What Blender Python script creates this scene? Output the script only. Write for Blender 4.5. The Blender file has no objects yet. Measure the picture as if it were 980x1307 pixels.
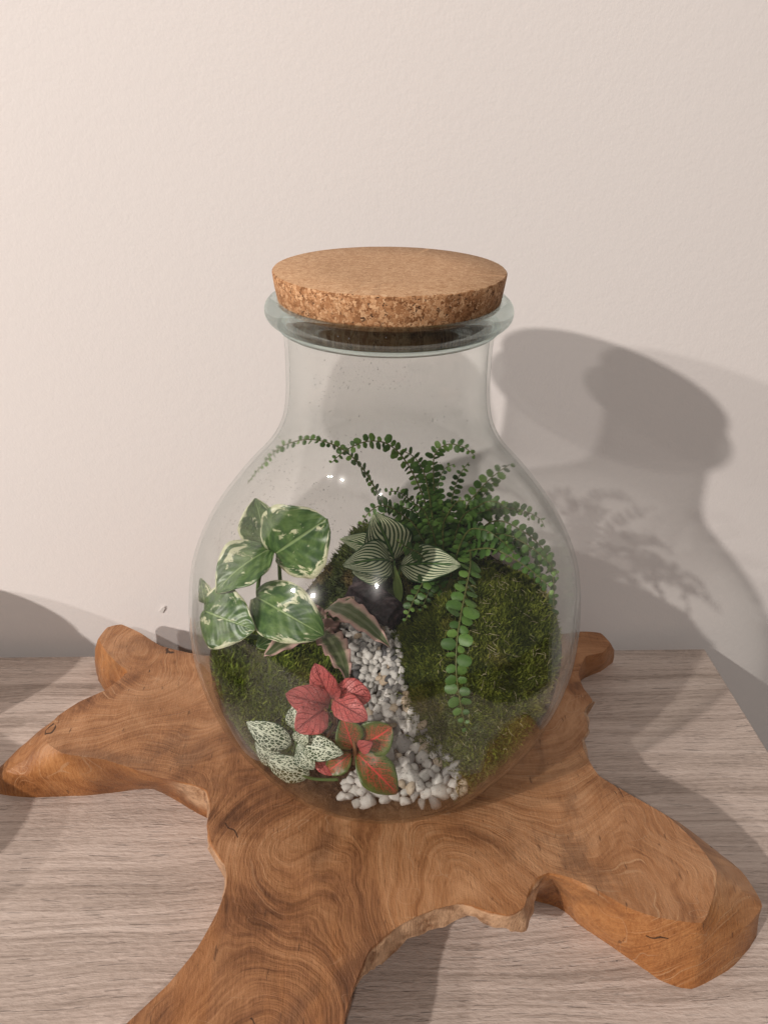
import bpy, bmesh, math, random
import numpy as np
from mathutils import Vector, Matrix, noise
from mathutils.geometry import delaunay_2d_cdt
random.seed(7); rng = np.random.default_rng(7)
S = bpy.context.scene
COL = S.collection
V = Vector

# ------------------------------------------------------------------ camera
FOC, PITCH, YAW, ROLL = 987.0, 29.0, -2.3, 0.8
CAMPOS = V((-0.022, -0.51, 0.575))
def _axes():
    p, y, r = map(math.radians, (PITCH, YAW, ROLL))
    fw = V((-math.sin(y)*math.cos(p), math.cos(y)*math.cos(p), -math.sin(p)))
    ri = V((math.cos(y), math.sin(y), 0)); up = ri.cross(fw)
    return fw, ri*math.cos(r)+up*math.sin(r), up*math.cos(r)-ri*math.sin(r)
FW, RI, UP = _axes()
cam_d = bpy.data.cameras.new('camera'); cam = bpy.data.objects.new('camera', cam_d); COL.objects.link(cam)
cam_d.sensor_fit = 'VERTICAL'; cam_d.sensor_height = 36; cam_d.lens = 36*FOC/1307
cam_d.clip_start = 0.01; cam_d.clip_end = 60
cam.matrix_world = Matrix(((RI.x, UP.x, -FW.x, CAMPOS.x), (RI.y, UP.y, -FW.y, CAMPOS.y), (RI.z, UP.z, -FW.z, CAMPOS.z), (0, 0, 0, 1)))
S.camera = cam

# ------------------------------------------------------------------ light (ceiling spots of an indoor room)
world = bpy.data.worlds.new('World'); S.world = world; world.use_nodes = True
bg = world.node_tree.nodes['Background']; bg.inputs[0].default_value = (1.0, 0.955, 0.92, 1); bg.inputs[1].default_value = 0.135
def lamp(name, loc, power, col, size):
    d = bpy.data.lights.new(name, 'POINT'); d.energy = power; d.color = col; d.shadow_soft_size = size
    o = bpy.data.objects.new(name, d); o.location = loc; COL.objects.link(o); return o
lamp('ceiling_spot', (-2.77, -2.52, 2.29), 495, (1.0, 0.92, 0.855), 0.045)
lamp('ceiling_spot', (-3.57, -2.03, 2.22), 240, (1.0, 0.92, 0.86), 0.045)
lamp('ceiling_spot', (-0.45, -3.10, 2.85), 195, (1.0, 0.92, 0.86), 0.05)
S.view_settings.view_transform = 'Standard'; S.view_settings.look = 'None'
S.view_settings.exposure = -0.08; S.view_settings.gamma = 1.0; S.view_settings.use_curve_mapping = False
S.render.engine = 'CYCLES'
cy = S.cycles
cy.max_bounces = 10; cy.transparent_max_bounces = 24; cy.transmission_bounces = 10; cy.diffuse_bounces = 4; cy.glossy_bounces = 4
cy.caustics_reflective = False; cy.caustics_refractive = False; cy.use_denoising = True
cy.sample_clamp_indirect = 4.0

# ------------------------------------------------------------------ pixel of the photograph -> ray into the place
def ray(px, py):
    return (FW + RI*((px-490)/FOC) - UP*((py-653.5)/FOC)).normalized()
def AY(px, py, y):
    d = ray(px, py); return CAMPOS + d*((y-CAMPOS.y)/d.y)
def AZ(px, py, z):
    d = ray(px, py); return CAMPOS + d*((z-CAMPOS.z)/d.z)

# ------------------------------------------------------------------ object helpers
ORG = {}
def tag(o, label, cat, group=None, kind=None):
    if label: o['label'] = label
    if cat: o['category'] = cat
    if group: o['group'] = group
    if kind: o['kind'] = kind
    return o
def put(o, parent=None):
    COL.objects.link(o)
    if parent is not None:
        o.parent = parent
        o.matrix_parent_inverse = ORG.get(parent.name, Matrix()).inverted()
    return o
def thing(name, loc, label, cat, group=None):
    o = bpy.data.objects.new(name, None); o.location = loc; o.empty_display_size = .01
    put(o); ORG[o.name] = Matrix.Translation(V(loc)); return tag(o, label, cat, group)
def mesh(name, verts, faces, mat, smooth=True, uvs=None, tone=None):
    me = bpy.data.meshes.new(name)
    me.from_pydata([tuple(v) for v in verts] if not isinstance(verts, np.ndarray) else verts.tolist(), [], faces if isinstance(faces, list) else faces.tolist())
    if mat: me.materials.append(mat)
    if smooth: me.polygons.foreach_set('use_smooth', [True]*len(me.polygons))
    if uvs is not None:
        uv = me.uv_layers.new(name='UVMap'); li = np.empty(len(me.loops), dtype=np.int32); me.loops.foreach_get('vertex_index', li)
        uv.data.foreach_set('uv', np.asarray(uvs, dtype=np.float32)[li].ravel())
    if tone is not None:
        a = me.attributes.new('tone', 'FLOAT', 'POINT'); a.data.foreach_set('value', np.asarray(tone, dtype=np.float32))
    me.update(); return me
def obj(name, me, parent=None):
    return put(bpy.data.objects.new(name, me), parent)
def lathe(prof, n=96, closed=False):
    vs, fs = [], []
    m = len(prof)
    for r, z in prof:
        for k in range(n):
            a = 2*math.pi*k/n; vs.append((r*math.cos(a), r*math.sin(a), z))
    for i in range(m if closed else m-1):
        j = (i+1) % m
        for k in range(n):
            l = (k+1) % n; fs.append((i*n+k, i*n+l, j*n+l, j*n+k))
    return vs, fs
def catmull(pts, sub, closed=False):
    P = [np.asarray(p, float) for p in pts]; n = len(P); out = []
    for i in range(n if closed else n-1):
        if closed: a, b, c, d = P[i-1], P[i], P[(i+1) % n], P[(i+2) % n]
        else: a, b, c, d = P[max(i-1, 0)], P[i], P[i+1], P[min(i+2, n-1)]
        for k in range(sub):
            t = k/sub
            out.append(.5*((2*b)+(-a+c)*t+(2*a-5*b+4*c-d)*t*t+(-a+3*b-3*c+d)*t**3))
    if not closed: out.append(P[-1])
    return out
def tube(pts, r0, r1, n=6):
    pts = [V(p) for p in pts]; vs, fs = [], []; m = len(pts)
    for i, p in enumerate(pts):
        t = (pts[min(i+1, m-1)]-pts[max(i-1, 0)]).normalized()
        a = t.cross(V((.3, .2, 1)) if abs(t.z) < .95 else V((1, 0, 0))).normalized(); b = t.cross(a)
        r = r0+(r1-r0)*i/(m-1)
        for k in range(n):
            an = 2*math.pi*k/n; vs.append(p+a*(r*math.cos(an))+b*(r*math.sin(an)))
    for i in range(m-1):
        for k in range(n):
            fs.append((i*n+k, i*n+(k+1) % n, (i+1)*n+(k+1) % n, (i+1)*n+k))
    fs.append(tuple(range(n))[::-1]); fs.append(tuple((m-1)*n+k for k in range(n)))
    return vs, fs

# ------------------------------------------------------------------ material helper
class M:
    def __init__(s, name):
        s.m = bpy.data.materials.new(name); s.m.use_nodes = True; s.t = s.m.node_tree
        s.bsdf = s.t.nodes['Principled BSDF']; s.out = s.t.nodes['Material Output']
    def new(s, typ, **kw):
        n = s.t.nodes.new(typ)
        for k, v in kw.items(): setattr(n, k, v)
        return n
    def set(s, sock, v):
        if isinstance(v, bpy.types.NodeSocket): s.t.links.new(v, sock)
        elif isinstance(v, (tuple, list)) and len(v) == 3 and sock.type == 'RGBA': sock.default_value = (*v, 1)
        else: sock.default_value = v
    def math(s, op, a, b=0.0, c=0.0, clamp=False):
        n = s.new('ShaderNodeMath', operation=op, use_clamp=clamp)
        for i, v in enumerate((a, b, c)): s.set(n.inputs[i], v)
        return n.outputs[0]
    def mapr(s, v, a, b, c=0., d=1.):
        n = s.new('ShaderNodeMapRange', interpolation_type='SMOOTHSTEP')
        for i, x in enumerate((v, a, b, c, d)): s.set(n.inputs[i], x)
        return n.outputs[0]
    def coord(s, which='Object', scale=(1, 1, 1), rot=(0, 0, 0), vec=None):
        if vec is None: vec = s.new('ShaderNodeTexCoord').outputs[which]
        n = s.new('ShaderNodeMapping'); s.set(n.inputs[0], vec); n.inputs['Scale'].default_value = scale; n.inputs['Rotation'].default_value = rot
        return n.outputs[0]
    def noise(s, vec, scale, detail=3., rough=.5, dist=0., out=0):
        n = s.new('ShaderNodeTexNoise'); s.set(n.inputs['Vector'], vec)
        for k, v in (('Scale', scale), ('Detail', detail), ('Roughness', rough), ('Distortion', dist)): s.set(n.inputs[k], v)
        return n.outputs[out]
    def voro(s, vec, scale, feature='F1', out='Distance', rnd=1.):
        n = s.new('ShaderNodeTexVoronoi', feature=feature); s.set(n.inputs['Vector'], vec); s.set(n.inputs['Scale'], scale); s.set(n.inputs['Randomness'], rnd)
        return n.outputs[out]
    def ramp(s, v, stops):
        n = s.new('ShaderNodeValToRGB'); s.set(n.inputs[0], v); e = n.color_ramp.elements
        while len(e) < len(stops): e.new(.5)
        for x, (p, c) in zip(e, stops): x.position = p; x.color = (*c, 1)
        return n.outputs[0]
    def mix(s, f, a, b, mode='MIX'):
        n = s.new('ShaderNodeMix', data_type='RGBA', blend_type=mode); s.set(n.inputs[0], f); s.set(n.inputs[6], a); s.set(n.inputs[7], b)
        return n.outputs[2]
    def sep(s, vec):
        n = s.new('ShaderNodeSeparateXYZ'); s.set(n.inputs[0], vec); return n.outputs
    def comb(s, x, y, z=0.):
        n = s.new('ShaderNodeCombineXYZ')
        for i, v in enumerate((x, y, z)): s.set(n.inputs[i], v)
        return n.outputs[0]
    def bump(s, h, strength, dist=.001):
        n = s.new('ShaderNodeBump'); s.set(n.inputs['Height'], h); n.inputs['Strength'].default_value = strength; n.inputs['Distance'].default_value = dist
        return n.outputs[0]
    def attr(s, name):
        n = s.new('ShaderNodeAttribute'); n.attribute_name = name; return n.outputs['Fac']
    def rnd(s): return s.new('ShaderNodeObjectInfo').outputs['Random']
    def done(s, col=None, rough=.5, normal=None, spec=.5, **kw):
        if col is not None: s.set(s.bsdf.inputs['Base Color'], col)
        s.set(s.bsdf.inputs['Roughness'], rough); s.set(s.bsdf.inputs['Specular IOR Level'], spec)
        if normal is not None: s.set(s.bsdf.inputs['Normal'], normal)
        for k, v in kw.items(): s.set(s.bsdf.inputs[k], v)
        return s.m

def m_wall():
    m = M('wall_paint'); c = m.coord('Object')
    n1 = m.noise(c, 420, 3, .55); n2 = m.math('MULTIPLY', m.noise(c, 170, 2, .5), .8); big = m.noise(c, 2.5, 2, .5)
    col = m.mix(big, (.785, .742, .722), (.81, .77, .75))
    return m.done(col, .75, m.bump(m.math('ADD', m.math('MULTIPLY', n1, .6), n2), .25, .001), .25)
def m_laminate():
    m = M('grey_oak_laminate'); c = m.coord('Object'); x, y, z = m.sep(c)
    w = m.noise(m.coord('Object', (1.1, 4, 1)), 3, 2, .5); y2 = m.math('ADD', y, m.math('MULTIPLY', w, .035))
    def g(sx, sc, d=4, r=.6): return m.noise(m.comb(m.math('MULTIPLY', x, sx), y2, z), sc, d, r)
    lng = g(.012, 230, 4, .7); mid = g(.02, 55, 4, .6); broad = g(.10, 15, 3, .6); fine = g(.045, 620, 3, .6); rough = m.noise(m.coord('Object', (.35, 1, 1)), 420, 3, .6)
    v = m.math('ADD', m.math('MULTIPLY', lng, .40), m.math('ADD', m.math('MULTIPLY', mid, .34), m.math('ADD', m.math('MULTIPLY', broad, .36), m.math('ADD', m.math('MULTIPLY', fine, .26), m.math('MULTIPLY', rough, .14)))))
    col = m.ramp(v, [(.56, (.20, .155, .13)), (.67, (.375, .30, .255)), (.76, (.525, .43, .375)), (.88, (.63, .535, .475))])
    st = m.mapr(g(.03, 30, 4, .65), .60, .72); col = m.mix(m.math('MULTIPLY', st, .50), col, (.135, .105, .09))
    pore = m.mapr(fine, .60, .72); col = m.mix(m.math('MULTIPLY', pore, .30), col, (.14, .105, .09))
    sp = m.math('LESS_THAN', m.voro(m.coord('Object', (1, 1.6, 1)), 17), .022); col = m.mix(sp, col, (.03, .02, .018))
    h = m.math('SUBTRACT', m.math('ADD', m.math('MULTIPLY', lng, .5), m.math('MULTIPLY', rough, .9)), m.math('MULTIPLY', pore, .9))
    return m.done(col, .5, m.bump(h, .9, .0011), .35)
def m_teak():
    m = M('teak_root'); c = m.coord('Object'); x, y, z = m.sep(c)
    geo = m.new('ShaderNodeNewGeometry'); nz = m.sep(geo.outputs['Normal'])[2]
    c2 = m.coord('Object', (1, 1, .6))
    f = m.math('ADD', m.noise(c2, 3.6, 1.5, .42, .15), m.math('MULTIPLY', m.noise(c2, 15, 2, .5), .05))
    fr = m.math('ADD', f, m.math('MULTIPLY', m.noise(c2, 55, 3), .005))
    def along(k, j, d=5, r=.65): return m.noise(m.comb(m.math('MULTIPLY', fr, k), m.math('MULTIPLY', x, j), m.math('MULTIPLY', y, j)), 1., d, r)
    g1 = along(95, 9); g2 = along(330, 22, 3, .6); g3 = along(34, 5, 4)
    hair = m.mapr(along(420, 14, 2, .5), .63, .70)
    patch = m.noise(c, 10, 6, .64, 1.2); big = m.noise(c, 4, 3, .55)
    fib = m.noise(m.coord('Object', (90, 12, 40), (0, 0, .45)), 6, 5, .7)
    v = m.math('ADD', m.math('ADD', m.math('MULTIPLY', g1, .29), m.math('MULTIPLY', g2, .20)), m.math('ADD', m.math('MULTIPLY', g3, .20), m.math('ADD', m.math('MULTIPLY', patch, .50), m.math('ADD', m.math('MULTIPLY', big, .16), m.math('MULTIPLY', fib, .12)))))
    col = m.ramp(v, [(.56, (.075, .028, .011)), (.66, (.215, .089, .036)), (.74, (.345, .158, .067)), (.87, (.50, .265, .133))])
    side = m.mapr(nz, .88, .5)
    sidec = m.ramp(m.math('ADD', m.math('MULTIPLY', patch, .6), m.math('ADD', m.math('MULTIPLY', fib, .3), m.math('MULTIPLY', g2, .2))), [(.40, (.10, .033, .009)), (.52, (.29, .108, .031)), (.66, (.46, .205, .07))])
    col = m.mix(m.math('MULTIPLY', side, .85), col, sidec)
    col = m.mix(m.math('MULTIPLY', hair, m.mapr(m.noise(c, 7, 2), .40, .58, .05, .55)), col, (.52, .31, .17))
    leg = m.math('MULTIPLY', m.mapr(y, -.10, -.24), m.mapr(m.noise(m.coord('Object', (6, 1.6, 1)), 5, 3), .42, .62))
    col = m.mix(m.math('MULTIPLY', leg, .45), col, (.42, .165, .048))
    scr = m.math('LESS_THAN', m.math('ABSOLUTE', m.math('SUBTRACT', m.noise(m.coord('Object', (1, 2.2, 1), (0, 0, .9)), 16, 1, .4, .8), .5)), .0035)
    scr = m.math('MULTIPLY', scr, m.mapr(m.noise(c, 20, 2), .48, .60)); col = m.mix(m.math('MULTIPLY', scr, .35), col, (.52, .33, .20))
    fleck = m.mapr(m.noise(m.coord('Object', (30, 6, 8), (0, 0, .2)), 9, 3, .6), .64, .72); col = m.mix(m.math('MULTIPLY', fleck, .6), col, (.05, .019, .009))
    blot = m.mapr(m.noise(c, 5.5, 4, .62, 1.8), .50, .64); col = m.mix(m.math('MULTIPLY', blot, .45), col, (.095, .040, .020))
    crk = m.math('MULTIPLY', m.math('LESS_THAN', m.math('ABSOLUTE', m.math('SUBTRACT', m.noise(m.coord('Object', (1, .5, .5), (0, 0, .5)), 14, 3, .55, .3), .5)), .0040), m.math('GREATER_THAN', m.noise(c, 24, 1), .65))
    col = m.mix(m.math('MULTIPLY', crk, .85), col, (.025, .011, .006))
    bark = m.mapr(m.attr('tone'), .2, .9)
    col = m.mix(m.math('MULTIPLY', bark, .95), col, m.ramp(m.noise(c, 70, 5, .7), [(.32, (.20, .09, .04)), (.58, (.60, .38, .23))]))
    h = m.math('ADD', m.math('MULTIPLY', g2, .7), m.math('ADD', m.math('MULTIPLY', fib, .8), m.math('SUBTRACT', m.math('MULTIPLY', m.noise(c, 90, 5, .65), .8), m.math('MULTIPLY', crk, 1.5))))
    return m.done(col, m.mapr(patch, .3, .7, .52, .38), m.bump(h, .6, .0018), .4)
def m_cork():
    m = M('cork'); c = m.coord('Object')
    geo = m.new('ShaderNodeNewGeometry'); nz = m.sep(geo.outputs['Normal'])[2]
    top = m.math('GREATER_THAN', nz, .8)
    def grains(sc):
        cc = m.math('ADD', 0, 0)
        cell = m.sep(m.voro(c, sc, out='Color'))[0]; edge = m.voro(c, sc, 'DISTANCE_TO_EDGE')
        return cell, edge
    c = m.mix(.0035, c, m.noise(c, 500, 2, .5, 0., 1), 'LINEAR_LIGHT'); c1, e1 = grains(480); c2, e2 = grains(760)
    cs = m.ramp(c1, [(.0, (.20, .085, .035)), (.25, (.36, .17, .075)), (.6, (.50, .265, .13)), (1., (.66, .41, .23))])
    ct = m.ramp(m.math('ADD', m.math('MULTIPLY', c2, .6), m.math('MULTIPLY', c1, .4)), [(.1, (.36, .195, .10)), (.45, (.47, .28, .155)), (.9, (.60, .40, .245))])
    cs = m.mix(m.math('MULTIPLY', m.math('LESS_THAN', e1, .07), .35), cs, (.19, .085, .035))
    dark = m.math('GREATER_THAN', m.noise(c, 330, 3, .6), .625)
    cs = m.mix(m.math('MULTIPLY', dark, .9), cs, (.045, .02, .012))
    dk2 = m.math('GREATER_THAN', m.noise(c, 500, 2, .5), .70)
    ct = m.mix(m.math('MULTIPLY', dk2, .6), ct, (.17, .08, .04))
    col = m.mix(top, cs, ct)
    return m.done(col, .8, m.bump(m.math('SUBTRACT', c1, dark), .4, .0008), .2)
def m_glass_wall():
    m = M('clear_glass'); t = m.t; t.nodes.remove(m.bsdf)
    lw = m.new('ShaderNodeLayerWeight'); lw.inputs[0].default_value = .5
    fac = lw.outputs['Facing']
    wav = m.noise(m.coord('Object', (1, 1, .5)), 26, 2, .5)
    fre = m.math('ADD', .036, m.math('MULTIPLY', .70, m.math('POWER', fac, 5.)), clamp=True)
    tr = m.new('ShaderNodeBsdfTransparent'); gl = m.new('ShaderNodeBsdfGlossy'); gl.inputs['Roughness'].default_value = .012
    m.set(gl.inputs['Normal'], m.bump(wav, .12, .002))
    tint = m.mix(m.math('POWER', fac, 3.), (.988, .992, .988), (.88, .905, .895))
    c = m.coord('Object')
    dust = m.math('GREATER_THAN', m.noise(c, 520, 2, .5), m.mapr(m.noise(c, 9, 2), .45, .62, .80, .70))
    tint = m.mix(m.math('MULTIPLY', dust, .7), tint, (.12, .11, .10))
    caustic_smear = m.mapr(m.noise(m.coord('Object', (9, 9, 26)), 1.2, 5, .62, 1.6), .50, .80)  # faint smudge streaks in the tint, standing in for caustic bands in the shadow
    tint = m.mix(m.math('MULTIPLY', caustic_smear, .06), tint, (.6, .62, .6))
    m.set(tr.inputs[0], tint); m.set(gl.inputs[0], (.97, .98, .98))
    mx = m.new('ShaderNodeMixShader'); m.set(mx.inputs[0], fre); t.links.new(tr.outputs[0], mx.inputs[1]); t.links.new(gl.outputs[0], mx.inputs[2])
    gz = m.new('ShaderNodeBsdfRefraction'); gz.inputs['IOR'].default_value = 1.004; gz.inputs['Roughness'].default_value = 0.; m.set(gz.inputs[0], (.975, .985, .98))
    mz = m.new('ShaderNodeMixShader'); m.set(mz.inputs[0], m.mapr(m.sep(m.coord('Object'))[2], .305, .37, .03, .32)); t.links.new(mx.outputs[0], mz.inputs[1]); t.links.new(gz.outputs[0], mz.inputs[2]); mx = mz  # near-straight refraction share blocks lamp light, added to darken the neck's shadow
    g2 = m.new('ShaderNodeBsdfGlossy'); g2.inputs['Roughness'].default_value = .16; m.set(g2.inputs[0], (.9, .9, .9))
    mx2 = m.new('ShaderNodeMixShader'); mx2.inputs[0].default_value = .0018; t.links.new(mx.outputs[0], mx2.inputs[1]); t.links.new(g2.outputs[0], mx2.inputs[2])
    t.links.new(mx2.outputs[0], m.out.inputs[0]); return m.m
def m_glass_solid():
    m = M('thick_glass'); t = m.t; t.nodes.remove(m.bsdf)
    g = m.new('ShaderNodeBsdfGlass'); g.inputs['Roughness'].default_value = 0.; g.inputs['IOR'].default_value = 1.48; m.set(g.inputs[0], (.90, .955, .945))
    m.set(g.inputs['Normal'], m.bump(m.noise(m.coord('Object'), 38, 2), .22, .003))
    tr = m.new('ShaderNodeBsdfTransparent'); m.set(tr.inputs[0], (.93, .97, .96)); mx = m.new('ShaderNodeMixShader'); mx.inputs[0].default_value = .62
    t.links.new(tr.outputs[0], mx.inputs[1]); t.links.new(g.outputs[0], mx.inputs[2])
    t.links.new(mx.outputs[0], m.out.inputs[0]); return m.m
def m_soil():
    m = M('dark_soil'); c = m.coord('Object')
    n = m.noise(c, 120, 4, .65); cell = m.sep(m.voro(c, 260, out='Color'))[0]
    col = m.ramp(m.math('ADD', m.math('MULTIPLY', n, .6), m.math('MULTIPLY', cell, .4)), [(.3, (.012, .008, .006)), (.55, (.045, .028, .018)), (.75, (.12, .075, .045)), (.9, (.22, .15, .10))])
    return m.done(col, .85, m.bump(m.math('ADD', n, m.math('MULTIPLY', cell, .4)), .9, .004), .25)
def m_moss(name, dark, mid, light, brown):
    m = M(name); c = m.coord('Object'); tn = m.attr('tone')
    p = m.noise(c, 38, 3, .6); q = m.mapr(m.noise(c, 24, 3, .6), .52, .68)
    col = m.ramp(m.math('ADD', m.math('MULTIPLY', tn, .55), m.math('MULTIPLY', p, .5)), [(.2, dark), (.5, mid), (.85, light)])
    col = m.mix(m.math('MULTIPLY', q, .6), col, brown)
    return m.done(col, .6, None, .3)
def m_pebble(name, a, b, spot):
    m = M(name); c = m.coord('Object'); n = m.noise(m.coord('Object'), 1.6, 5, .65); r = m.rnd()
    col = m.mix(m.mapr(n, .50, .72, 0., .6), m.mix(r, a, b), spot)
    return m.done(col, .5, m.bump(n, .16, .2), .4)
def leafuv(m):
    uv = m.new('ShaderNodeUVMap'); uv.uv_map = 'UVMap'; u, v, _ = m.sep(uv.outputs[0])
    av = m.math('ABSOLUTE', m.math('MULTIPLY', m.math('SUBTRACT', v, .5), 2.))
    return uv.outputs[0], u, v, av
def m_pothos():
    m = M('variegated_leaf'); uv, u, v, av = leafuv(m); c = m.coord('Object')
    r = m.rnd(); uo = m.comb(m.math('ADD', u, m.math('MULTIPLY', r, 17.)), m.math('MULTIPLY', v, 1.3), r)
    s = m.math('ADD', m.noise(uo, 3.4, 5, .62, .7), m.math('MULTIPLY', m.math('POWER', av, 6.), .17))
    cream = m.mapr(s, .585, .635)
    g = m.ramp(m.noise(uo, 5, 4, .6, .4), [(.35, (.036, .085, .024)), (.5, (.075, .145, .038)), (.65, (.14, .225, .07))])
    g = m.mix(m.mapr(m.noise(c, 150, 3), .55, .75, 0., .25), g, (.25, .36, .16))
    col = m.mix(cream, g, m.mix(m.noise(uo, 9, 3), (.56, .58, .34), (.70, .69, .50)))
    spots = m.mapr(m.noise(c, 300, 3, .6), .64, .70)
    col = m.mix(m.math('MULTIPLY', spots, .5), col, (.10, .16, .05))
    mid = m.mapr(av, .05, .015); col = m.mix(m.math('MULTIPLY', mid, .55), col, (.38, .50, .22))
    lat = m.math('SINE', m.math('MULTIPLY', m.math('SUBTRACT', u, m.math('MULTIPLY', av, .32)), 44.))
    h = m.math('SUBTRACT', m.math('MULTIPLY', lat, .25), m.math('MULTIPLY', mid, 1.))
    return m.done(col, .36, m.bump(h, .45, .0012), .5)
def m_striped():
    m = M('striped_leaf'); uv, u, v, av = leafuv(m)
    s = m.math('SUBTRACT', u, m.math('MULTIPLY', m.math('POWER', av, 1.2), .95))
    wob = m.math('MULTIPLY', m.noise(uv, 5, 2), .05)
    st = m.math('SINE', m.math('MULTIPLY', m.math('ADD', s, wob), 38.))
    w = m.math('MULTIPLY', m.mapr(st, -.40, .10), m.mapr(av, .97, .88))
    w = m.math('MULTIPLY', w, m.mapr(av, .05, .12))
    g = m.mix(m.noise(uv, 6, 3), (.018, .055, .018), (.045, .12, .03))
    col = m.mix(w, g, (.72, .76, .52)); col = m.mix(m.mapr(av, .045, .01), col, (.13, .25, .06))
    return m.done(col, .42, m.bump(st, .2, .001), .45)
def vein_net(m, u, v, av, dens, vs):
    lat = m.math('ABSOLUTE', m.math('SINE', m.math('MULTIPLY', m.math('SUBTRACT', u, m.math('MULTIPLY', av, .42)), dens)))
    main = m.mapr(lat, .20, .05)
    mid = m.mapr(av, .08, .02)
    net = m.mapr(m.voro(m.comb(m.math('MULTIPLY', u, 1.), m.math('MULTIPLY', v, .62)), vs, 'DISTANCE_TO_EDGE'), .09, .03)
    return main, mid, net
def m_fit_red():
    m = M('pink_red_leaf'); uv, u, v, av = leafuv(m)
    main, mid, net = vein_net(m, u, v, av, 17., 15)
    b = m.mix(m.noise(uv, 4, 3), (.52, .085, .085), (.66, .165, .15))
    b = m.mix(m.math('MULTIPLY', m.rnd(), .3), b, (.45, .06, .06))
    col = m.mix(m.math('MULTIPLY', net, .28), b, (.70, .23, .22)); vv = m.math('MAXIMUM', main, mid)
    col = m.mix(m.math('MULTIPLY', vv, .6), col, (.26, .02, .03))
    return m.done(col, .42, m.bump(m.math('SUBTRACT', m.math('MULTIPLY', net, -.5), vv), .9, .002), .4)
def m_fit_vein():
    m = M('red_veined_green_leaf'); uv, u, v, av = leafuv(m)
    main, mid, net = vein_net(m, u, v, av, 19., 17)
    g = m.mix(m.noise(uv, 5, 3), (.035, .075, .015), (.11, .16, .03))
    inner = m.mapr(av, .80, .35); vv = m.math('MAXIMUM', main, mid)
    n2 = m.math('MULTIPLY', m.math('MAXIMUM', vv, m.math('MULTIPLY', net, .5)), m.mapr(av, .92, .45))
    col = m.mix(m.math('MULTIPLY', inner, .30), g, (.22, .02, .015)); col = m.mix(n2, col, (.62, .055, .045))
    return m.done(col, .38, m.bump(n2, -.4, .001), .45)
def m_fit_white():
    m = M('white_veined_leaf'); uv, u, v, av = leafuv(m)
    d = m.voro(m.comb(u, m.math('MULTIPLY', v, .9)), 12, 'DISTANCE_TO_EDGE'); main, mid, net = vein_net(m, u, v, av, 20., 17)
    w = m.math('MAXIMUM', m.mapr(d, .12, .055), mid); w = m.math('MULTIPLY', w, m.mapr(av, .99, .90))
    g = m.mix(m.noise(uv, 6, 3), (.010, .032, .010), (.03, .08, .025))
    col = m.mix(w, g, (.66, .70, .55))
    return m.done(col, .45, m.bump(w, -.35, .001), .4)
def m_star():
    m = M('pink_edged_strap_leaf'); uv, u, v, av = leafuv(m); c = m.coord('Object')
    av2 = m.math('ADD', av, m.math('MULTIPLY', m.math('SUBTRACT', m.noise(uv, 8, 3), .5), .35))
    g = m.ramp(av2, [(.0, (.17, .19, .10)), (.22, (.075, .105, .035)), (.50, (.11, .14, .06)), (.66, (.50, .37, .29)), (.95, (.60, .37, .33))])
    g = m.mix(m.mapr(m.noise(m.comb(m.math('MULTIPLY', u, .15), v), 60, 2), .5, .7, 0., .35), g, (.30, .27, .17))
    return m.done(g, .5, m.bump(m.noise(m.comb(m.math('MULTIPLY', u, .1), v), 60, 2), .3, .001), .35)
def m_fern(mass=False):
    m = M('fern_leaflet'); t = m.attr('tone') if mass else m.math('MULTIPLY', m.rnd(), .75); c = m.coord('Object')
    col = m.ramp(t, [(0., (.040, .095, .018)), (.4, (.085, .175, .032)), (.75, (.16, .28, .055)), (1., (.27, .41, .10))])
    col = m.mix(m.mapr(m.noise(m.coord('Generated'), 4, 3), .45, .7, 0., .3), col, (.03, .09, .02))
    return m.done(col, .45, None, .4)
def m_plain(name, a, b, rough=.5, sc=80, bump=.3, spec=.4):
    m = M(name); c = m.coord('Object'); n = m.noise(c, sc, 4, .6)
    return m.done(m.mix(n, a, b), rough, m.bump(n, bump, .001), spec)

# ------------------------------------------------------------------ wall, sideboard
WALLY = 0.215; TABLEBACK = 0.192; TX1 = 0.384
wall = obj('wall', mesh('wall', [(-2.6, WALLY, -.75), (2.2, WALLY, -.75), (2.2, WALLY, 2.3), (-2.6, WALLY, 2.3),
    (-2.6, WALLY+.1, -.75), (2.2, WALLY+.1, -.75), (2.2, WALLY+.1, 2.3), (-2.6, WALLY+.1, 2.3)],
    [(0, 1, 2, 3), (7, 6, 5, 4), (0, 3, 7, 4), (1, 5, 6, 2), (3, 2, 6, 7), (0, 4, 5, 1)], m_wall(), False))
wall['kind'] = 'structure'
def boxm(name, x0, x1, y0, y1, z0, z1, mat, bev=.0):
    bm = bmesh.new(); bmesh.ops.create_cube(bm, size=1)
    for v in bm.verts: v.co = V(((x0+x1)/2+v.co.x*(x1-x0), (y0+y1)/2+v.co.y*(y1-y0), (z0+z1)/2+v.co.z*(z1-z0)))
    if bev: bmesh.ops.bevel(bm, geom=bm.edges[:], offset=bev, segments=2, affect='EDGES')
    me = bpy.data.meshes.new(name); bm.to_mesh(me); bm.free(); me.materials.append(mat); return me
lam = m_laminate()
floor = obj('floor', mesh('floor', [(-3, -4, -.76), (3, -4, -.76), (3, WALLY, -.76), (-3, WALLY, -.76)], [(0, 1, 2, 3)], m_plain('floor_boards', (.10, .075, .055), (.16, .12, .09), .6, 12, .1))); floor['kind'] = 'structure'
sb = thing('sideboard', (-.3, -.2, -.75), 'grey oak laminate sideboard top standing against the white wall', 'sideboard')
obj('top_board', boxm('top_board', -1.25, TX1, -.62, TABLEBACK, -.032, 0, lam, .0012), sb)
obj('side_panel', boxm('side_panel', TX1-.032, TX1-.004, -.60, TABLEBACK-.004, -.75, -.0322, lam, .001), sb)
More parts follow.
